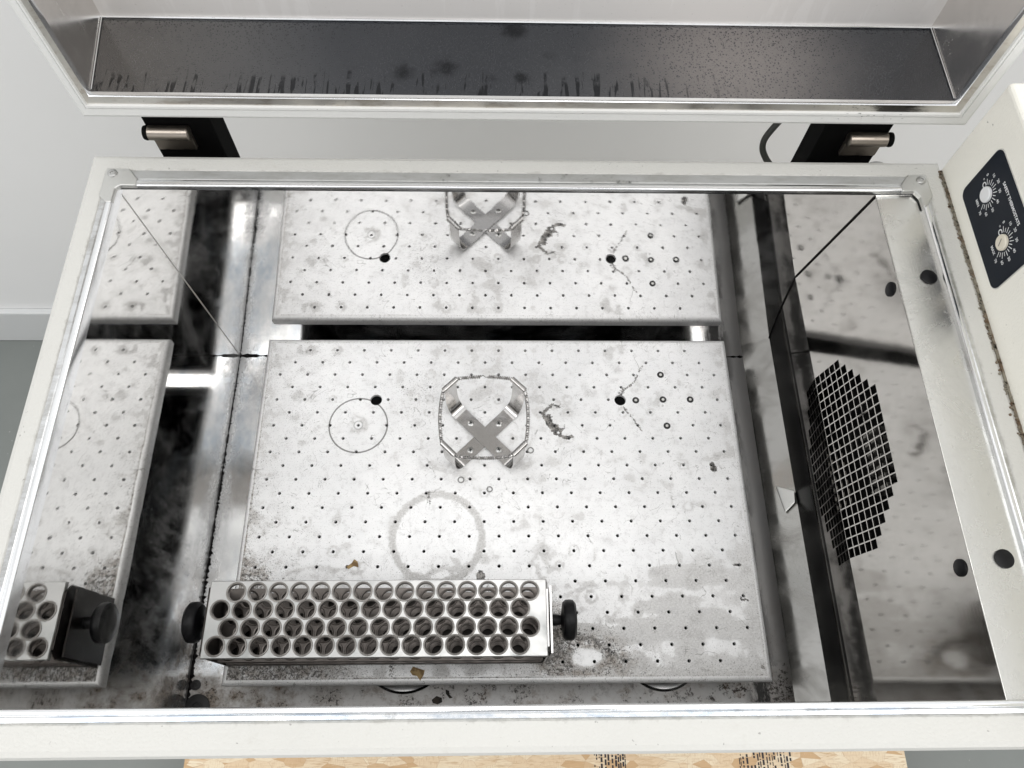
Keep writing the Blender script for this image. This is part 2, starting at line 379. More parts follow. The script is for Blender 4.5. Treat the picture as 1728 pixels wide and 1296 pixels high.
# ================================================================== the room behind and below
ZF = -25.0
struct('floor', MB().add([(-160,-120,ZF),(160,-120,ZF),(160,14.0,ZF),(-160,14.0,ZF)], [(0,1,2,3)]), m_room_floor())
WALLM = m_room_wall()
wl = MB().box((-160,14.0,ZF), (160,16,120))
struct('wall', wl, WALLM)
sk = make('skirting_board', MB().box((-160,13.55,ZF+.01), (160,13.995,ZF+4.0)), plain('skirting_paint', (.70,.71,.71), .45), bevel=.1)
tag(sk, 'white skirting board along the foot of the white wall', 'skirting board')

osb = thing('strand_board', 'pale strand board pallet top on the grey floor in front of the incubator', 'wooden board', (2.9,-8,ZF))
make('panel', MB().box((-16.7,-26,-21.2), (22.4,4,-20.5)), m_osb(), osb, bevel=.03)
bl = MB()
for y in (-24,-11,2): bl.box((-16.5,y-1.6,ZF+.02), (22.2,y+1.6,-21.22))
make('bearer', bl, m_osb(), osb)
STAMP = plain('stamp_ink', (.03,.025,.03), .7)
for (x0, x1) in ((5.30,7.0), (13.2,16.0)):
    st = MB(); x = x0
    while x < x1:
        w = random.uniform(.04,.11); y = -13.2
        while y > -17.5:
            h = random.uniform(.06,.34)
            if random.random() < .8: st.add([(x,y-h,-20.49),(x+w,y-h,-20.49),(x+w,y,-20.49),(x,y,-20.49)], [(0,1,2,3)])
            y -= h + random.uniform(.03,.09)
        x += w + random.uniform(.03,.13)
    make('ink_stamp', st, STAMP, osb)

# ================================================================== incubator cabinet
inc = thing('shaking_incubator', 'cream chest incubator with open lid and mirror steel chamber', 'incubator', (0.5,-6,ZF))
ZR = 8.6
O = (-11.32,12.52,-13.43,1.68); T = (-10.76,11.92,-12.76,1.10)
ins = lambda r, d: (r[0]+d, r[1]-d, r[2]+d, r[3]-d)
rim = MB().loops([rect(O,ZR-1.2), rect(O,ZR-.16), rect(ins(O,.05),ZR-.05), rect(ins(O,.16),ZR), rect(ins(T,-.05),ZR), rect(T,ZR-.04), rect(T,ZR-.8)])
make('rim', rim, PAINT, inc)
body = MB().loops([rect(ins(O,.02),ZF+5.2), rect(ins(O,.02),ZR-1.15)], True, True, False)
make('cabinet_body', body, PAINT, inc)
T1 = (-10.78,11.94,-12.78,1.12); T2 = (-10.60,11.80,-12.64,.78); T3 = (-10.42,11.66,-12.50,.56)
make('gasket_strip', MB().loops([rect(T1,ZR-.12), rect(ins(T1,.03),ZR+.015), rect(ins(T2,-.03),ZR+.03), rect(T2,ZR+.02)]), GASKET, inc)
rl = []
for k in range(9):
    a = math.pi*k/8; f = (1-math.cos(a))/2
    rl.append(rect(tuple(T2[i]*(1-f)+T3[i]*f for i in range(4)), ZR+.01*(1-k/8)+.055*math.sin(a)))
rl.append(rect(T3, ZR-.35))
make('edge_roll', MB().loops(rl), ROLL, inc, smooth=True)

# corner brackets with a screw each
def bracket(pts, scr):
    top = [(x,y,ZR+.075) for x, y in pts]; bot = [(x,y,ZR-.05) for x, y in pts]
    b = make('corner_bracket', MB().loops([bot, top], True, False, True), CASTM, inc, bevel=.03)
    make('screw', MB().lathe([(.13,0),(.13,.03),(.10,.045),(.05,.045),(.04,.02)], (*scr, ZR+.075), n=20), BRASSY, b, smooth=True)
bracket([(-10.78,1.12),(-10.16,1.12),(-9.88,.78),(-9.88,.54),(-10.30,.54),(-10.41,.44),(-10.42,-.02),(-10.56,-.02),(-10.80,.20)], (-10.58,.94))
bracket([(11.16,.78),(11.42,1.12),(11.95,1.14),(11.97,.40),(11.72,.02),(11.63,.02),(11.61,.35),(11.5,.54),(11.16,.54)], (11.76,.92))

# chamber lining
ZB = -2.4
yb = lambda z: .966-.0394*(z+2.4)
xl = lambda z, y=-6: -10.43
back = MB().add([(-11,yb(ZB),ZB),(13,yb(ZB),ZB),(13,yb(8.5),8.5),(-11,yb(8.5),8.5)], [(0,1,2,3)])
bpo = make('back_panel', back, BACKW, inc)
bpo.data.shade_smooth()
bpo.data.normals_split_custom_set_from_vertices([Vector((0,-1,-.054)).normalized()]*4 if bpo.data.polygons[0].normal.y < 0 else [Vector((0,1,.054)).normalized()]*4)   # the sheet bows very slightly
left = MB().add([(xl(ZB,-12.5),-12.5,ZB),(xl(ZB,1),1.1,ZB),(xl(8.5,.4),1.1,8.5),(xl(8.5,-12.5),-12.5,8.5)], [(0,1,2,3)])
make('left_panel', left, LEFTW, inc)
make('front_panel', MB().add([(-11,-12.52,ZB),(-11,-12.52,8.5),(13,-12.52,8.5),(13,-12.52,ZB)], [(0,1,2,3)]), STEEL, inc)
make('chamber_floor', MB().add([(-10.6,-12.53,ZB-.004),(11,-12.53,ZB-.004),(11,1.02,ZB-.004),(-10.6,1.02,ZB-.004)], [(0,1,2,3)]), FLOORS, inc)
# sealant beads
def bead(name, a, b, w0, w1, n, dirx):
    mb = MB(); L = []
    for i in range(n+1):
        t = i/n; p = [a[k]+(b[k]-a[k])*t for k in range(3)]
        w = w0+(w1-w0)*t; w *= random.choice((.55,.7,.9,1.0,1.25)) if random.random() < .93 else 1.7
        j = random.uniform(-.02,.02); l = []
        for k in range(7):
            an = math.pi*k/6
            if dirx: l.append((p[0]+j+w*math.cos(an), p[1], p[2]-.01+.5*w*math.sin(an)))
            else: l.append((p[0], p[1]+j+w*math.cos(an), p[2]-.01+.5*w*math.sin(an)))
        L.append(l)
    mb.loops(L, False); return make(name, mb, RUBBER, inc, smooth=True)
bead('sealant_bead', (xl(ZB,.95),.95,ZB), (xl(ZB,-12.4),-12.4,ZB), .03, .105, 260, True)
bead('sealant_bead', (xl(ZB,.95),.96,ZB), (10.2,.96,ZB), .05, .035, 160, False)
# fold highlight between left and back panels, drawn as a thin pale rod
wv = [(xl(z, yb(z))+.006, yb(z)-.006, z) for z in np.linspace(ZB+.2, 8.3, 10)]
make('corner_highlight', MB().tube(wv, .011, 6), plain('fold_highlight', (.55,.54,.52), .5, .3), inc, smooth=True)
# screw and flanged plug on the floor beside the seam
make('floor_screw', MB().lathe([(.17,0),(.17,.05),(.08,.06),(.07,.03)], (-10.2,-11.45,ZB), n=20), DARKBOLT, inc, smooth=True)
make('floor_plug', MB().lathe([(.42,0),(.42,.06),(.34,.09),(.16,.09),(.14,.04)], (-10.05,-12.15,ZB), n=28), DARKBOLT, inc, smooth=True)
# steel discs of the drive under the platform edge
for cx, r in ((-3.2,1.55), (5.6,1.35)):
    make('drive_disc', MB().lathe([(r,0),(r,.20),(r-.08,.26),(r-.3,.26),(r-.34,.20),(0.3,.20)], (cx,-11.80+r,ZB), n=72), STEEL, inc, smooth=True)
make('drive_shade_block', MB().box((-6.8,-10.2,ZB), (6.8,-.35,-.75)), VOID, inc)  # black block added to keep light out from under the platform

# right hand fan cover: profile folded along Y, grille cut through it
YF, YK = -12.50, 1.1
PR = [(10.45,-2.40),(10.30,-1.50),(9.66,-1.30),(10.56,-.60),(10.17,1.72),(9.874,4.0),(10.5,8.45),(11.75,8.50)]
cum = [0.0]
for a, b in zip(PR, PR[1:]): cum.append(cum[-1]+math.dist(a, b))
def pmap(s, y, off=0):
    for i in range(len(PR)-1):
        if s <= cum[i+1]+1e-9:
            t = (s-cum[i])/(cum[i+1]-cum[i]); a, b = PR[i], PR[i+1]
            return (a[0]+(b[0]-a[0])*t, y, a[1]+(b[1]-a[1])*t)
    return (PR[-1][0], y, PR[-1][1])
sk_, sF, sE = cum[4], cum[5], cum[6]
s_lo, s_hi = cum[3], sE
holes = []; pit = .2825; bar = .034; prow = .272
for row in range(-9, 10):
    if row >= 0: cut = max(0, row-4)
    else: cut = max(0, (-row-4))*2
    for c_ in range(cut, 20-cut):
        y1 = -3.0-c_*pit-bar/2; y0 = y1-pit+bar; a = sF+row*prow+bar/2; b = a+prow-bar
        holes.append([(y0,a),(y1,a),(y1,b),(y0,b)])
plug_c = [(-2.30, sF+math.dist(PR[5], (10.46,8.12))), (-9.70, sF+math.dist(PR[5], (10.45,8.10)))]
P2, F2, rings = sheet([(YF,s_lo),(YK,s_lo),(YK,s_hi),(YF,s_hi)], holes, (), [((YF,sk_),(YK,sk_)), ((YF,sF),(YK,sF))])
cov = MB().add([pmap(s, y) for y, s in P2], [tuple(map(int, f)) for f in F2])
for ring in rings:
    n0 = len(cov.v); m = len(ring)
    cov.v += [tuple(Vector(cov.v[i])+Vector((.05,0,-.012))) for i in ring]
    for k in range(m): q = (k+1) % m; cov.f.append((ring[q], ring[k], n0+k, n0+q))
cover = make('fan_cover', cov, PLENUM, inc, fix=False)
low = MB()
L = [[pmap(s, YF), pmap(s, YK)] for s in cum[:4]]
low.loops(L, False)
make('kick_panel', low, KICK, inc)
make('dark_reflection_strip', MB().loops([[tuple(Vector(pmap(s, YF))-Vector((.004,0,0))), tuple(Vector(pmap(s, YK))-Vector((.004,0,0)))] for s in np.linspace(cum[3], cum[4]+.35, 5)], False), BLACKGL, cover)  # black strip added for the dark reflection in the cover's lower face
make('cover_fold', MB().tube([(PR[6][0]+.0,YF,PR[6][1]),(PR[6][0],.5,PR[6][1])], .018, 8), LEDGE, cover, smooth=True)
led = MB().loops([[pmap(s, YF), pmap(s, YK)] for s in (sE, cum[7])], False)
ledge = make('cover_ledge', led, LEDGE, inc)
for y, s in plug_c:
    c = Vector(pmap(s, y)); tdir = (Vector(pmap(s+.05, y))-c).normalized(); nrm = Vector((-tdir.z, 0, tdir.x))
    L = []
    for r, h in ((.20,0.0),(.20,.03),(.16,.05),(.0,.055)):
        L.append([c + nrm*h + (tdir*math.sin(2*math.pi*k/20)+Vector((0,1,0))*math.cos(2*math.pi*k/20))*r for k in range(20)])
    make('rubber_plug', MB().loops(L), BLACKP, cover, smooth=True)
for x, y in ((11.33,-2.15), (11.25,-9.58)):
    make('rubber_plug', MB().lathe([(.215,0),(.215,.04),(.17,.06),(0,.065)], (x,y,8.482), n=24), BLACKP, ledge, smooth=True)
cs = [Vector(pmap(s, 0)) for s in np.linspace(cum[3], cum[6], 24)]
make('corner_seal', MB().tube([(p.x-.02, yb(p.z)-.015, p.z) for p in cs], .016, 6), RUBBER, cover, smooth=True)
# behind the grille: dark duct with a ribbed heater
make('fan_duct', MB().box((11.2,-9.2,-.2), (11.4,-2.2,7.6)), VOID, inc)
hb = MB()
for k in range(7): hb.box((10.75,-6.9+k*.28,4.3), (11.15,-6.78+k*.28,5.25))
make('heater_fin', hb, plain('fin_metal', (.30,.29,.27), .4, .8), inc)

# control box with the thermostat panel
cb = MB(); XC = 12.5
cb.box((XC,-14,ZR-3), (XC+9,1.45,11.75))
cbox = make('control_box', cb, BEIGE, inc, bevel=.12, seg=3)
def dirt_seam():
    mb = MB(); n = 420
    for i in range(n):
        y = 1.3-12*random.random()**1.2; w = random.uniform(.012,.05); x = XC-.02-abs(random.gauss(0,.05)); z = ZR+.012
        if x > 12.36: z = ZR+.008
        mb.lathe([(w,-.1),(w*.8,.012)], (x,y,z), n=5, cap0=False)
    mb.box((XC-.06,-13,ZR-.3), (XC+.02,1.3,ZR+.006))
    g = G('rusty_grime'); g.set(base=g.mix(g.step(g.noise(2.5, 6, .7), .45, .62), (.23,.21,.165), (.13,.085,.05)), rough=.8)
    return make('grime_line', mb, g.m, inc)
dirt_seam()
def rrect(x0, x1, y0, y1, r, n=6):
    out = []
    for cx, cy, a0 in ((x1-r,y1-r,0),(x0+r,y1-r,90),(x0+r,y0+r,180),(x1-r,y0+r,270)):
        for k in range(n+1):
            a = math.radians(a0+90*k/n); out.append((cx+r*math.cos(a), cy+r*math.sin(a)))
    return out
rr = rrect(-2.95,.18,9.08,10.88,.22); XL = XC-.03
lab = make('thermostat_panel', MB().loops([[(XC+.02,y,z) for y, z in rr], [(XL,y,z) for y, z in rr]], True, False, True), LABELM, cbox)
lab['label'] = 'navy panel with two dials lettered SAFETY THERMOSTATS'
rr2 = rrect(-2.98,.21,9.05,10.91,.25)
make('panel_edging', MB().loops([[(XC+.01,y,z) for y, z in rr2], [(XC-.012,y,z) for y, z in rr2]], True, False, True), plain('pale_edging', (.62,.62,.58), .4), cbox)
DG = []
def text_into(mb, s, yc, zc, size, bold=0.0, align='CENTER', rot=0):
    cu = bpy.data.curves.new('t', 'FONT'); cu.body = s; cu.size = size; cu.align_x = align; cu.align_y = 'CENTER'; cu.offset = bold; cu.resolution_u = 3
    o = bpy.data.objects.new('t', cu); COL.objects.link(o); bpy.context.view_layer.update()
    me = bpy.data.meshes.new_from_object(o.evaluated_get(bpy.context.evaluated_depsgraph_get()))
    ca, sa = math.cos(rot), math.sin(rot)
    vs = []
    for v in me.vertices:
        a, b = v.co.x*ca-v.co.y*sa, v.co.x*sa+v.co.y*ca
        vs.append((XL-.006, yc-a, zc+b))
    mb.add(vs, [tuple(p.vertices) for p in me.polygons])
    bpy.data.objects.remove(o); bpy.data.curves.remove(cu); bpy.data.meshes.remove(me)
ink = MB()
text_into(ink, 'SAFETY THERMOSTATS', -1.36, 10.58, .125, .004)
for yc, nm, dm in ((-.57,'MIN',DIALW), (-2.05,'MAX',DIALC)):
    zc = 9.93
    for k in range(8):
        a = math.radians(152-30*k)
        text_into(ink, str(k*10), yc-.50*math.cos(a), zc+.50*math.sin(a), .115, .002)
    for k in range(15):
        a = math.radians(152-15*k); r0, r1 = .25, (.40 if k % 2 == 0 else .36); w = .010
        ca, sa = math.cos(a), math.sin(a); x = XL-.006
        ink.add([(x, yc-(r0*ca-w*sa), zc+r0*sa+w*ca),(x, yc-(r1*ca-w*sa), zc+r1*sa+w*ca),(x, yc-(r1*ca+w*sa), zc+r1*sa-w*ca),(x, yc-(r0*ca+w*sa), zc+r0*sa-w*ca)], [(0,1,2,3)])
    text_into(ink, 'C', yc+.30, zc+.02, .20, .006); text_into(ink, 'o', yc+.43, zc+.09, .11)
    text_into(ink, nm, yc+.04, zc-.40, .12, .003)
    make('dial', MB().lathe([(.205,.02),(.205,-.05),(.18,-.075),(.0,-.075)], (XL,yc,zc), 'x', 28), dm, lab, smooth=True)
    if nm == 'MIN': continue
    b = math.radians(120); q = Vector((0,-math.cos(b),math.sin(b))); pq = Vector((0,math.sin(b),math.cos(b)))*.016
    c = Vector((XL-.081,yc,zc)); make('dial_slot', MB().add([c-q*.10-pq, c+q*.10-pq, c+q*.10+pq, c-q*.10+pq], [(0,1,2,3)]), plain('slot_shade', (.30,.27,.22), .6), lab)
make('lettering', ink, WHITEINK, lab)

# lid, standing open behind the chamber
def lrect(r, y): x0, x1, z0, z1 = r; return [(x0,y,z0),(x1,y,z0),(x1,y,z1),(x0,y,z1)]
LO = (-11.16,12.78,9.60,24.6); LI = (-10.62,12.06,10.40,23.8)
li = lambda t: tuple(LO[i]*(1-t)+LI[i]*t for i in range(4))
lid = make('lid', MB().loops([lrect(LO,5.4), lrect(LO,2.14), lrect(li(.05),2.04), lrect(li(.16),2.0), lrect(li(.44),2.0), lrect(li(.46),2.05), lrect(li(.49),2.05), lrect(li(.51),1.97), lrect(li(.60),1.97), lrect(li(.62),2.06)], True, True, False), LIDP, inc)
make('lid_lip', MB().loops([lrect(li(.615),2.04), lrect(li(.93),2.09)]), DIRTYST, lid)
roll = [lrect(tuple(li(.93)[i]*(1-f)+LI[i]*f for i in range(4)), 2.09-.09*math.sin(math.pi*f)) for f in (0,.25,.5,.75,1)] + [lrect(LI,2.16)]
make('lid_edge_roll', MB().loops(roll), ROLL, lid, smooth=True)
x0, x1, z0, z1 = LI; LB = (-10.90,12.06,10.42,23.8)
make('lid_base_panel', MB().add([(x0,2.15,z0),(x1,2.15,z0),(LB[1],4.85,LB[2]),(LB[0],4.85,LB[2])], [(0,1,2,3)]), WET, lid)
make('lid_side_panel', MB().add([(x0,2.15,z0),(LB[0],4.85,LB[2]),(LB[0],4.85,z1),(x0,2.15,z1)], [(0,1,2,3)]), LIDST, lid)
make('lid_side_panel', MB().add([(x1,2.15,z0),(x1,2.15,z1),(LB[1],4.85,z1),(LB[1],4.85,LB[2])], [(0,1,2,3)]), LIDST, lid)
make('lid_top_panel', MB().add([(x0,2.15,z1),(LB[0],4.85,z1),(LB[1],4.85,z1),(x1,2.15,z1)], [(0,1,2,3)]), LIDST, lid)
make('lid_back_panel', MB().add([(LB[0],4.85,LB[2]),(LB[1],4.85,LB[2]),(LB[1],4.85,z1),(LB[0],4.85,z1)], [(0,1,2,3)]), LIDFOG, lid)
make('lid_seam', MB().tube([(LB[0],4.83,LB[2]+.04),(LB[1],4.83,LB[2]+.04)], .04, 8).tube([(x0+.02,2.2,z0+.03),(LB[0]+.03,4.8,LB[2]+.04)], .018, 6).tube([(x1-.02,2.2,z0+.03),(LB[1]-.03,4.8,LB[2]+.04)], .018, 6), ROLL, lid, smooth=True)
# dark grime smear on the lid lip
sm = MB()
for i in range(45):
    x = 9.9+random.gauss(0,.55); t = random.random()**1.6; z = 10.32-.42*t; w = random.uniform(.015,.06)*(1-.5*t); h = random.uniform(.004,.010)
    y = 2.055 if z > 10.12 else 1.96
    sm.add([(x-w,y,z-h),(x+w,y,z-h*.4),(x+w*.8,y,z+h),(x-w*.8,y,z+h*.6)], [(0,1,2,3)])
make('grime_smear', sm, RUBBER, lid)

# hinges
for sgn, xa, xb, pa, pb in ((1,-9.95,-8.08,-9.85,-8.72), (-1,9.22,11.14,9.95,11.06)):
    h = make('hinge', MB().box((xa,2.52,5.5), (xb,3.4,9.75)).box((xa,1.66,6.4), (xb,2.6,7.55)), BLACKB, inc, bevel=.05)
    make('hinge_pin', MB().lathe([(.17,0),(.205,.02),(.205,pb-pa-.02),(.17,pb-pa)], (pa,2.34,8.72), 'x', 24), BRONZE, h, smooth=True)
    make('hinge_leaf', MB().box((pa+.02,2.36,8.02), (pb-.02,2.51,8.62)), BRONZE, h, bevel=.02)
    make('pin_cap', MB().lathe([(.0,.02),(.19,.03),(.21,.10),(.2,.16)], ((pa-.16) if sgn > 0 else pb, 2.36,8.70), 'x', 20), BLACKB, h, smooth=True)
make('rear_cap', MB().lathe([(.42,0),(.42,.10),(.36,.18),(.0,.2)], (11.55,2.45,7.1), n=28).lathe([(.30,0),(.30,.14)], (11.85,2.15,7.25), n=20), plain('pale_cap', (.45,.45,.44), .4), inc, smooth=True)

tb = MB().loops([[(10.02,-5.02,-.93),(10.50,-5.32,-.55),(10.46,-5.72,-.57),(10.16,-6.02,-.83)], [(9.98,-5.02,-.83),(10.46,-5.32,-.45),(10.42,-5.72,-.47),(10.12,-6.02,-.73)]], True, True, True)
make('reflection_tab', tb, CASTM, inc, bevel=.02)  # solid piece added where a bright reflection shows in the kick panel

# ================================================================== cable behind the cabinet
cp = [(8.5,3.2,9.6),(8.22,3.05,9.05),(7.93,2.9,8.55),(7.78,2.8,8.2),(7.80,2.7,7.9),(7.98,2.6,7.6),(8.2,2.5,7.35),(8.35,2.4,7.0),(8.4,2.3,6.2)]
def smooth_path(p, k=6):
    out = []; n = len(p)
    for i in range(n-1):
        p0, p1, p2, p3 = (Vector(p[max(0,i-1)]), Vector(p[i]), Vector(p[i+1]), Vector(p[min(n-1,i+2)]))
        for j in range(k):
            t = j/k; out.append(.5*((2*p1)+(p2-p0)*t+(2*p0-5*p1+4*p2-p3)*t*t+(3*p1-p0-3*p2+p3)*t**3))
    out.append(Vector(p[-1])); return out
tag(make('cable', MB().tube(smooth_path(cp), .095, 10), CABLEM, smooth=True, origin=(8,2.6,6)), 'dark braided cable curving between the hinges behind the chamber', 'cable')

# ================================================================== shaker platform
PX, PY0, PY1 = 8.60, .49, -11.62
def vnoise(x, y, seed, oct_=4):
    tot = 0; amp = 1; nrm = 0
    for o in range(oct_):
        r = np.random.default_rng(seed+o).random((64,64)); xi = np.floor(x).astype(int); yi = np.floor(y).astype(int); fx = x-xi; fy = y-yi
        fx = fx*fx*(3-2*fx); fy = fy*fy*(3-2*fy)
        g = lambda i, j: r[(xi+i) % 64, (yi+j) % 64]
        tot = tot+amp*((g(0,0)*(1-fx)+g(1,0)*fx)*(1-fy)+(g(0,1)*(1-fx)+g(1,1)*fx)*fy); nrm += amp; amp *= .55; x = x*2.03+7.1; y = y*2.03+3.3
    return tot/nrm
grid = []
for r in range(23):
    for j in range(-9, 9):
        X = j+(.5 if r % 2 else 0)
        if abs(X) > (7.2 if r in (0,22) else 8.1): continue
        grid.append((X, -.5*r))
bigs = [(4.43,-2.02), (-4.43,-2.02)]; bolts = [(5,-2.03), (6,-2.0), (7,-2.0), (6,-1.0), (6.05,-3.03)]
hl = [circ(c, .21, 20) for c in bigs]; hl_c = [(c, .21) for c in bigs]
for c in grid:
    if any(math.dist(c, b) < .12 for b in bolts): continue
    hl.append(circ(c, .058, 9)); hl_c.append((c, .058))
ix, iy = PX-.16, .16
stp = .075; gp = []
hx = np.array([h[0][0] for h in hl_c]); hy = np.array([h[0][1] for h in hl_c]); hr = np.array([h[1] for h in hl_c])
xs = np.arange(-ix+stp, ix-.02, stp); ys = np.arange(PY1+iy+stp, PY0-iy-.02, stp)
for y in ys:
    for x in xs:
        px, py = x+random.uniform(-.02,.02), y+random.uniform(-.02,.02)
        if np.all((hx-px)**2+(hy-py)**2 > (hr+.03)**2): gp.append((px, py))
P2, F2, rings = sheet([(-ix,PY1+iy),(ix,PY1+iy),(ix,PY0-iy),(-ix,PY0-iy)], hl, gp)
X, Y = P2[:, 0], P2[:, 1]
sst = lambda v, a, b: (lambda t: t*t*(3-2*t))(np.clip((v-a)/(b-a), 0, 1))
# stain layers painted per vertex: R = speck density, G = dull film, B = solid dark mark
n1 = vnoise(X*.55+9, Y*.75+20, 3); n2 = vnoise(X*2.2+4, Y*2.2+5, 31, 4); n3 = vnoise(X*6+1, Y*6+2, 77, 3)
spk = .16+.40*sst(-X, 4.5, 8.6)*sst(n2, .25, .7)+.45*sst(-Y, 7.6, 10.6)*sst(-X, 3.5, 6.5)+.35*sst(-Y, 10.2, 11.5)
spk += .55*np.exp(-((X-2.4)**2/2.6+(Y+10.6)**2/.9))+.40*np.exp(-((X+2.9)**2/.9+(Y+1.9)**2/2.0))+.22*sst(X, 6.5, 8.6)*sst(n1, .4, .7)
spk += .45*np.exp(-((X+7.9)**2/.5+(Y+8.6)**2/.8))+.75*np.exp(-((X-1.75)**2/.22+(Y+10)**2/1.3))+.30*np.exp(-((X-3.6)**2/1.2+(Y+10.6)**2/.35))+.25*sst(-X,7.9,8.6)
spk += .30*np.exp(-((X+2.0)**2/4+(Y+8.4)**2/.4))
w = sst(-Y, 6.6, 9.0)*sst(X, -1.5, 3)
lev = n1*1.1+w*.55-.86
lev3 = vnoise(X*.35+2, Y*1.3+8, 55)-.5
film = .30*sst(lev, 0, .12)*w+.30*np.exp(-(lev/.05)**2)*w+.35*sst(lev3, .02, .07)*sst(-Y, 6.2, 8.0)*sst(X, .5, 2)
wl_ = sst(-Y, 7.7, 8.2)*sst(-X, -1, 3.5); lev2 = (Y+8.25+.5*(n2-.5)+.25*np.sin(X*1.3))
film += (.75*np.exp(-((lev2-.02)/.07)**2)+.30*sst(-lev2, 0, .3))*wl_*sst(n1, .3, .5)
film += .55*np.exp(-((X-1.4)**2/.35+(Y+8.2)**2/.5))*sst(n3, .3, .6)+.55*np.exp(-((X-1.9)**2/.15+(Y+4.4)**2/.06))
film += .42*sst(n2, .58, .8)+.25*sst(n1, .55, .72)+.55*sst(-X, 7.3, 8.6)*sst(n3, .35, .7)+.5*sst(-Y, 10.6, 11.5)*sst(n2, .35, .6)+.45*sst(X, 7.6, 8.6)*sst(n2, .4, .7)
for (a, b, ax, ay, s_) in ((7.6,-4.25,.55,.11,.9), (4.0,-4.35,.6,.12,.6), (3.0,-3.9,.5,.2,.5), (8.0,-4.1,.4,.12,.8), (-2.9,-3.0,.2,.2,.6), (5.9,-2.0,.45,.30,.7), (1.0,-4.5,.35,.2,.8), (-1.3,-4.9,.35,.3,.6), (.5,-3.5,.18,.25,.8), (-7.0,-1.6,.3,.25,.5)):
    film += s_*np.exp(-(((X-a)/ax)**2+((Y-b-.12*(X-a))/ay)**2))*sst(n3, .25, .65)
R1 = np.hypot(X+2.07, Y+7.04)
film += 1.5*sst(R1, 1.36, 1.40)*sst(-R1, -1.62, -1.57)*(.65+.5*n2)
R2 = np.hypot(X+5, Y+3); film += .9*sst(-R2, -.42, -.25)*sst(R2, .13, .16)*sst(n3, .35, .6)
film += .30*np.exp(-((R2-1.75)/.05)**2)*sst(n2, .35, .6)*(X > -5)
for cx, cy, r, wd, am in ((.1,-2.95,1.27,.10,.45), (.1,-2.95,1.05,.03,.5), (.0,-3.0,1.55,.12,.30), (-1.6,-3.6,1.15,.05,.3), (-.3,-6.6,1.7,.04,.3)):
    Rr = np.hypot(X-cx, Y-cy); film += am*np.exp(-((Rr-r)/wd)**2)*sst(n2, .3, .6)
mark = np.zeros(len(X))
def stroke(pts, w0, soft, amt, jag=.5):
    global mark
    P = np.array(pts, float)
    for a, b in zip(P, P[1:]):
        d = b-a; t = np.clip(((X-a[0])*d[0]+(Y-a[1])*d[1])/(d@d), 0, 1); q = np.hypot(X-a[0]-t*d[0], Y-a[1]-t*d[1])
        q = q+(n3-.5)*jag*w0*2; mark = np.maximum(mark, amt*sst(-q, -w0-soft, -w0))
stroke([(2.22,-2.3),(1.95,-2.2),(1.72,-2.42),(1.58,-2.55)], .035, .05, .8)
stroke([(1.58,-2.55),(1.75,-2.95),(2.0,-3.3),(2.4,-3.5),(2.62,-3.42)], .04, .05, .9)
stroke([(1.78,-2.72),(1.95,-2.98),(2.2,-3.28)], .10, .05, .85, 1.3)
stroke([(2.35,-3.0),(2.3,-3.22)], .03, .04, .6)
stroke([(5.36,-.64),(4.95,-1.35),(4.62,-1.6),(4.45,-1.86)], .02, .05, .7)
stroke([(4.52,-2.28),(4.8,-2.7),(5.1,-3.2)], .02, .05, .7)
stroke([(4.6,-1.55),(4.42,-1.72),(4.43,-1.9)], .035, .06, .6)
stroke([(7.48,-4.55),(7.62,-4.68)], .07, .05, .9, 1.6); stroke([(7.55,-4.45),(7.5,-4.5)], .05, .04, .8, 1.6)
stroke([(-2.4,-5.5),(-2.38,-5.82)], .06, .06, .55); stroke([(-2.0,-5.5),(-2.0,-5.62)], .04, .06, .3)
stroke([(-.62,-8.3),(-.60,-8.95)], .11, .08, .8, 1.4); stroke([(-.35,-8.4),(-.35,-8.95)], .05, .06, .5, 1.2)
stroke([(.05,-5.55),(.15,-5.8),(.02,-6.05)], .02, .04, .4)
stroke([(2.05,-10.3),(2.5,-10.22),(3.0,-10.35),(3.4,-10.5)], .08, .12, .6, 1.6); stroke([(3.0,-10.3),(3.5,-10.7),(3.9,-11.0)], .05, .12, .6, 1.6)
stroke([(1.9,-10.6),(2.3,-11.1)], .08, .10, .5, 1.6); stroke([(7.9,-9.1),(8.1,-9.15)], .04, .04, .8, 1.2); stroke([(7.8,-8.0),(8.05,-8.0)], .02, .04, .8)
stroke([(-3.4,-11.1),(-3.35,-11.3)], .08, .05, .55, 1.2); spk += .9*np.exp(-((X+7.0)**2/.35+(Y+11.22)**2/.04)); stroke([(1.6,-9.4),(1.75,-10.2),(1.7,-10.9)], .06, .25, .45, 1.8); stroke([(8.3,-11.2),(8.32,-11.25)], .05, .04, .8)
for k in range(34):
    a = k*2*math.pi/34+random.uniform(-.1,.1)
    if random.random() < .5: continue
    r0 = 1.03; r1 = r0+random.uniform(.03,.22); cx, cy = -5+r0*math.cos(a), -3+r0*math.sin(a)
    stroke([(cx,cy),(-5+r1*math.cos(a+.06), -3+r1*math.sin(a+.06))], .005, .05, .35)
for k in range(70):
    cx, cy = random.uniform(-8.3,8.3), random.uniform(-11.3,.2); a = random.gauss(0,.9); l = random.uniform(.1,.5)
    stroke([(cx,cy),(cx+l*math.cos(a),cy+l*math.sin(a))], .0, .05, random.uniform(.08,.3))
bare = np.exp(-(((X-2.76)/.48)**2+((Y+10.88)/.30)**2+.6*(n2-.5))**3)
film *= (1-bare); spk *= (1-.9*bare); mark *= (1-.9*bare)
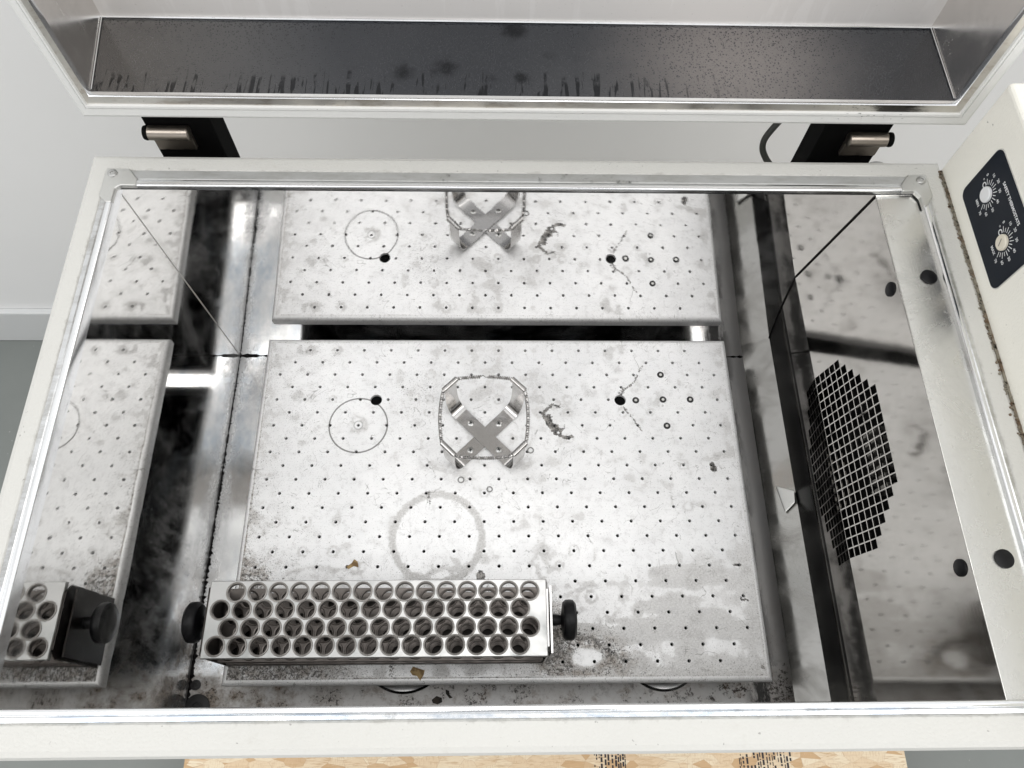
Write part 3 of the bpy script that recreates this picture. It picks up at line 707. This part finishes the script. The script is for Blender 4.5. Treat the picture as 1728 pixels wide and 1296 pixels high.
rg = [(-7,0),(-6,0),(-2,0),(-1,0),(0,0),(-2.5,-1),(-2.5,-.5),(-2.5,-2),(-2.5,-2.5),(1.5,-2),(2.5,-2),(1.5,-2.5),(2.5,-2.5),(3.5,-2.5),(4.5,-2.5),(5.5,-2.5),(2.5,-3.5),(0,-2),(-6,-2),(-7.5,-6.5),(-6.5,-6.5),(-5.5,-6.5),(-6.5,-7.5),(-5.5,-7.5),(-7.5,-7.5),(1.5,-7.5),(2.5,-7.5),(2,-8),(-.5,-5.5),(6.5,-4.5),(5.5,-4.5),(-4.5,-8),(3,-9),(4.5,-9.5),(6.5,-6.0)]
for i, (a, b) in enumerate(rg):
    rd = np.hypot(X-a, Y-b); q = .13+.02*(i % 3); film += .55*np.exp(-((rd-q)/.035)**2)+.18*np.exp(-(rd/.14)**2)*(i % 2)
nv = len(P2)
col = np.zeros((nv, 4), np.float32); col[:, 0] = np.clip(spk, 0, 1); col[:, 1] = np.clip(film, 0, 1); col[:, 2] = np.clip(mark, 0, 1); col[:, 3] = 1
def m_plate():
    g = G('scuffed_aluminium_plate'); r, f, b = g.attr('wear')
    br = g.noise(24, 3, .6, stretch=(.06,1.5,1)); fine = g.noise(16, 5, .75); sp = g.noise(10, 6, .8, off=(3,1,0)); mid = g.noise(2.6, 8, .74, dist=.4)
    c = g.mix(g.step(g.noise(.5, 5, .6), .35, .7), (.93,.93,.93), (.87,.872,.875))
    c = g.mix(g.mul(g.step(br, .45, .75), .12), c, (.55,.55,.55))
    ff = g.add(f, g.mul(g.sub(mid, .5), 1.1)); edge = g.step(g.op('ABSOLUTE', g.sub(ff, .36)), .035, .0)
    shape = g.step(ff, .31, .44)
    c = g.mix(g.mul(shape, g.lerp(fine, .06, .30)), c, (.47,.445,.41))
    c = g.mix(g.mul(edge, g.lerp(mid, .0, .28)), c, (.30,.28,.26))
    c = g.mix(g.mul(g.mul(f, .52), g.step(fine, .25, .62)), c, (.36,.345,.325))
    brn = g.mul(g.step(r, .45, .9), g.step(mid, .40, .60)); c = g.mix(g.mul(brn, .65), c, (.27,.215,.165))
    dens = g.sub(.70, g.mul(r, .21)); speck = g.step(g.sub(sp, dens), 0.0, .03)
    c = g.mix(g.mul(speck, .9), c, (.055,.048,.042))
    sp2 = g.step(g.sub(g.noise(24, 3, .7, off=(9,4,0)), g.sub(.650, g.mul(r, .12))), 0.0, .03); c = g.mix(g.mul(sp2, .7), c, (.12,.11,.10))
    c = g.mix(g.mul(g.step(g.noise(3.5, 8, .78, off=(1,7,0)), .52, .61), .24), c, (.42,.41,.40))
    # hair-fine scratches: contour lines of slow noise, kept only here and there
    for sc_, of, wd in ((.55, (2,9,0), .0016), (1.1, (7,3,0), .0028), (2.0, (5,8,0), .005)):
        hair = g.step(g.op('ABSOLUTE', g.sub(g.noise(sc_, 2, .5, off=of, dist=1.2), .5)), wd*2, wd*.5)
        c = g.mix(g.mul(hair, g.mul(g.step(g.noise(1.3, 3, off=of), .54, .62), .55)), c, (.20,.19,.18))
    for cx, cy, rad, wd, am in ((-5,-3,1.03,.022,.85), (-5,-3,.155,.02,.4)):
        ln = g.step(g.op('ABSOLUTE', g.sub(g.add(g.dist(cx, cy), g.mul(g.sub(fine, .5), .03)), rad)), wd*1.8, wd*.6); c = g.mix(g.mul(ln, am), c, (.12,.115,.11))
    c = g.mix(g.step(g.add(b, g.mul(g.sub(fine, .5), 1.9)), .40, .66), c, g.mix(g.step(g.noise(5, 6, .8, off=(8,8,0)), .42, .60), (.03,.028,.027), (.34,.325,.305)))
    g.bump(g.add(g.mul(br, .35), g.add(g.noise(60, 2), g.mul(shape, .6))), .12, .012)
    return g.set(base=c, rough=g.lerp(shape, .38, .55), metal=g.lerp(g.op('MAXIMUM', shape, speck), .22, .08))
PLATE = m_plate()
pm = MB().add([(x,y,0) for x, y in P2], [tuple(map(int, f)) for f in F2])
for (c, r), ring in zip(hl_c, rings):
    n0 = len(pm.v); m = len(ring); pm.v += [(P2[i][0],P2[i][1],-.14) for i in ring]
    for k in range(m): q = (k+1) % m; pm.f.append((ring[q], ring[k], n0+k, n0+q))
R0 = (-ix,ix,PY1+iy,PY0-iy)
L = [rect(R0, 0)]
for k in range(1, 6):
    a = math.pi/2*k/5; L.append(rect(ins(R0, -.16*math.sin(a)), -.16*(1-math.cos(a))))
L += [rect(ins(R0,-.16), -.46), rect(ins(R0,-.10), -.50), rect(ins(R0,-.04), -.46), rect(ins(R0,-.04), -.18)]
n0 = len(pm.v); pm.loops(L)
allc = np.vstack([col, np.tile([.25,.1,0,1], (len(pm.v)-nv, 1))]).astype(np.float32)
# the outer lip wears like the sheet beside it
plat = tag(make('shaker_platform', pm, PLATE, origin=(0,-5.5,-.5), attrs={'wear': allc}, smooth=True), 'perforated aluminium shaker platform with worn rings and stains', 'platform')
make('carrier_shade_plate', MB().box((-8.3,-11.2,-.40), (8.3,.1,-.17)), VOID, plat)  # black plate added so the holes show shade below
for x, y in bolts:
    bt = make('bolt', MB().lathe([(.125,-.01),(.125,.014),(.10,.022),(.065,.012),(.05,.004)], (x,y,0), n=20), DARKBOLT, plat, smooth=True)
    make('bolt_centre', MB().lathe([(.052,.012),(.048,.026),(.024,.026),(.02,.014)], (x,y,0), n=16), CASTM, bt, smooth=True)

# ================================================================== spring flask clamp
CX, CY = -.5, -3.48
cl = thing('flask_clamp', 'steel spring clamp with crossed arms screwed to the platform centre', 'flask clamp', (CX,CY,0))
arc = [(0,.04),(.35,.04),(.7,.04),(1.0,.04),(1.18,.045),(1.28,.06),(1.38,.10),(1.47,.18),(1.55,.30),(1.60,.44),(1.635,.62),(1.655,.9),(1.66,1.25),(1.65,1.6),(1.63,1.92)]
def rib(ang, w, prof, t=.032):
    ca, sa = math.cos(ang), math.sin(ang); L = []
    for i, (r, z) in enumerate(prof):
        a = prof[max(0,i-1)]; b = prof[min(len(prof)-1,i+1)]; tx, tz = b[0]-a[0], b[1]-a[1]; ln = math.hypot(tx, tz); nx, nz = -tz/ln*t, tx/ln*t
        l = []
        for (dr, dz, sw) in ((0,0,-w),(0,0,w),(nx,nz,w),(nx,nz,-w)):
            l.append((CX+(r+dr)*ca-sw*sa, CY+(r+dr)*sa+sw*ca, z+dz))
        L.append(l)
    return L
def flip(p): return [(-r, z) for r, z in p[::-1]]
for k, (ang, dz) in enumerate(((math.radians(45),.0), (math.radians(135),.055))):
    prof = [(r, z+dz) for r, z in flip(arc)[:-1]] + [(r, z+dz) for r, z in arc]
    make('crossed_arm', MB().loops(rib(ang, .265, prof), True, True, True), CLAMPS, cl, smooth=True)
ZS = 2.0; RS = 1.63
for k in range(4):
    a = math.radians(45+90*k); c = Vector((CX+RS*math.cos(a), CY+RS*math.sin(a), ZS)); t = Vector((-math.sin(a), math.cos(a), 0))
    make('spring_sleeve', MB().tube([c-t*.31, c-t*.305, c+t*.305, c+t*.31], [.085,.10,.10,.085], 14), CLAMPS, cl, smooth=True)
    x, y = CX+.707*math.cos(a), CY+.707*math.sin(a)
    sc_ = make('clamp_screw', MB().lathe([(.115,0),(.115,.015),(.08,.04),(.0,.045)], (x,y,.072+(.055 if k % 2 else 0)), n=18), BRASSY, cl, smooth=True)
    zt = .119+(.055 if k % 2 else 0); q = MB()
    for an in (.3, .3+math.pi/2):
        u = Vector((math.cos(an), math.sin(an), 0))*.065; v = Vector((-math.sin(an), math.cos(an), 0))*.018; cc = Vector((x,y,zt))
        q.add([cc-u-v, cc+u-v, cc+u+v, cc-u+v], [(0,1,2,3)])
    make('screw_slot', q, VOID, sc_)
lp = []
for k in range(4):
    a = math.radians(-45+90*k); c = Vector((RS*math.cos(a), RS*math.sin(a), 0)); t = Vector((-math.sin(a), math.cos(a), 0))
    lp += [c-t*.30, c, c+t*.30]
    b = math.radians(90*k); m = Vector((math.cos(b), math.sin(b), 0)); lp.append(m*1.46)
P_ = [Vector((CX,CY,ZS))+p for p in lp]; P_.append(P_[0])
# start/end at the middle of the far side so the hook sits there
far = 7; loop = P_[:-1]; loop = loop[far:]+loop[:far+1]
pth = smooth_path(loop, 10)
acc = [0]
for a, b in zip(pth, pth[1:]): acc.append(acc[-1]+(b-a).length)
tot = acc[-1]
def at_len(s):
    i = min(max(np.searchsorted(acc, s)-1, 0), len(pth)-2); t = (s-acc[i])/max(acc[i+1]-acc[i], 1e-9); return pth[i].lerp(pth[i+1], t), (pth[i+1]-pth[i]).normalized()
hel = []; pitch = .062; nt = 10
s = .12
while s < tot-.12:
    p, t = at_len(s); u = Vector((0,0,1)); w_ = t.cross(u).normalized(); an = 2*math.pi*s/pitch
    hel.append(p+(u*math.cos(an)+w_*math.sin(an))*.052); s += pitch/nt
make('coil_spring', MB().tube(hel, .021, 4), CLAMPS, cl, smooth=True)
p0, t0 = at_len(.12); p1, t1 = at_len(tot-.12)
hk = [p0+(p1-p0)*f+Vector((0,.03*math.sin(f*2*math.pi),.05*math.sin(f*math.pi))) for f in np.linspace(0,1,10)]
make('spring_hook', MB().tube(hk, .02, 6), BRASSY, cl, smooth=True)

# ================================================================== test tube rack
rk = thing('test_tube_rack', 'long steel test tube rack with four rows of round holes', 'test tube rack', (-3.5,-10,0))
X0, X1, Y0, Y1, ZT = -8.34, 1.33, -11.05, -8.95, 2.76
def tube_holes(r):
    out = []
    for k, (yc, xs0, xs1) in enumerate(((-9.26,-7.60,.86), (-9.75,-7.99,.58), (-10.26,-7.69,.86), (-10.74,-7.99,.56))):
        for i in range(15): out.append((xs0+(xs1-xs0)*i/14, yc))
    return out
TH = tube_holes(0)
def holed(z, x0, x1, y0, y1, r, lip, th=.05, n=22):
    P2, F2, rings = sheet([(x0,y0),(x1,y0),(x1,y1),(x0,y1)], [circ(c, r, n) for c in TH])
    mb = MB().add([(x,y,z) for x, y in P2], [tuple(map(int, f)) for f in F2]); nv_ = len(P2)
    mb.add([(x,y,z-th) for x, y in P2], [tuple(map(int, f[::-1])) for f in F2])
    for ring in rings:
        m = len(ring)
        for k in range(m): q = (k+1) % m; mb.f.append((ring[q], ring[k], nv_+ring[k], nv_+ring[q]))
    # folded lip all round
    mb.loops([rect((x0,x1,y0,y1), z), rect((x0-.02,x1+.02,y0-.02,y1+.02), z-.03), rect((x0-.02,x1+.02,y0-.02,y1+.02), z-lip), rect((x0+.03,x1-.03,y0+.03,y1-.03), z-lip)])
    return mb
top = make('top_plate', holed(ZT, X0, X1, Y0, Y1, .235, .16), RACKS, rk, fix=False)
col_ = MB()
for (x, y) in TH:
    col_.lathe([(.292,.002),(.283,.026),(.255,.036),(.234,.02),(.228,-.12)], (x,y,ZT), n=22, cap0=False, cap1=False)
make('hole_collar', col_, COLLARM, top, smooth=True)
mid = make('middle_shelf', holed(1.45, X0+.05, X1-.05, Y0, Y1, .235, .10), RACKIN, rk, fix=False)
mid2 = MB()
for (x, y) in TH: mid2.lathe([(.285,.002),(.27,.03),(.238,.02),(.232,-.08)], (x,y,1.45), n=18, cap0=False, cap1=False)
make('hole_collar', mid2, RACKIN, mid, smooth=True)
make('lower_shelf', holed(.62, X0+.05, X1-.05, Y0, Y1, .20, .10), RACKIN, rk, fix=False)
make('base_plate', MB().box((X0+.06,Y0+.3,.13), (X1-.06,Y1-.5,.15)).box((X0+.05,Y0,.06), (X1-.05,Y1,.12)).box((X0+.05,Y0,.12), (X1-.05,Y0+.05,.34)), RACKEND, rk)
for x, sg in ((X0-.04,-1), (X1+.04,1)):
    q = [(Y1+.02,0.02),(Y0-.02,0.02),(Y0+.02,2.45),(Y0+.25,2.70),(Y1-.25,2.70),(Y1-.02,2.45)]
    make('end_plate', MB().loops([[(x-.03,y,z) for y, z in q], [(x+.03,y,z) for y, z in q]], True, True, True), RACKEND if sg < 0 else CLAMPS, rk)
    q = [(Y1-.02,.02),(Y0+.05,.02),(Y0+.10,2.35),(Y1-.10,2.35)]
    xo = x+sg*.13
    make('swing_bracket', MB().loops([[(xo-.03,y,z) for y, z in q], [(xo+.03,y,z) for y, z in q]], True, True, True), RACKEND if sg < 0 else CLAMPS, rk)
    kx = xo+sg*.04; prof = [(.17,0),(.17,.18),(.14,.30),(.30,.34),(.52,.37),(.585,.45),(.60,.56),(.585,.68),(.5,.75),(.25,.78),(.0,.78)]
    kn = make('clamp_knob', MB().lathe([(r, sg*h) for r, h in prof], (kx,-9.93,1.55), 'x', 32), BLACKP, rk, smooth=True)

# ================================================================== loose bits on the platform and floor
def ring_thing(x, y, r, lab):
    m = MB().tube([(x+r*math.cos(a), y+r*math.sin(a), .022) for a in np.linspace(0, 2*math.pi, 22)[:-1]], .02, 6, closed=True)
    tag(make('rubber_ring', m, GREYR, smooth=True, origin=(x,y,0)), lab, 'ring', 'small rings lying on the platform')
ring_thing(-1.31,-5.04,.10,'small grey ring just below the front left clamp arm')
ring_thing(-.32,-5.38,.09,'small grey ring between the clamp and the big grey circle stain')
ring_thing(1.12,-3.96,.10,'small grey ring touching the right front clamp sleeve')
def flake(name, pts, z, mat, lab):
    c = np.mean(pts, 0); L = [[(x,y,z+.012+.02*math.sin(7*x+3*y)) for x, y in pts], [(x,y,z+.035+.03*math.sin(7*x+3*y)) for x, y in pts]]
    tag(make(name, MB().loops(L, True, True, True), mat, origin=(*c, z)), lab, 'flake')
flake('residue_flake', [(-5.02,-8.0),(-4.85,-7.88),(-4.78,-7.76),(-4.66,-7.84),(-4.62,-8.02),(-4.78,-7.98),(-4.95,-8.08)], 0, TAN, 'pale tan flake on the platform behind the tube rack')
flake('residue_flake', [(-2.78,-11.25),(-2.70,-11.10),(-2.52,-11.16),(-2.33,-11.22),(-2.36,-11.36),(-2.46,-11.52),(-2.56,-11.38),(-2.70,-11.36)], 0, TAN, 'brown flake on the platform edge in front of the tube rack')
flake('residue_flake', [(-2.26,-11.98),(-2.1,-11.86),(-1.92,-11.92),(-1.90,-12.05),(-2.05,-12.12),(-2.22,-12.08)], ZB, DARKFL, 'rounded black flake on the chamber floor near the front rim')
flake('residue_flake', [(-1.80,-11.66),(-1.68,-11.70),(-1.66,-11.82),(-1.55,-11.92),(-1.66,-11.94),(-1.78,-11.80)], ZB, DARKFL, 'thin hooked black flake on the chamber floor against the platform')

for o in list(bpy.data.objects):
    if '_w' in o: del o['_w']
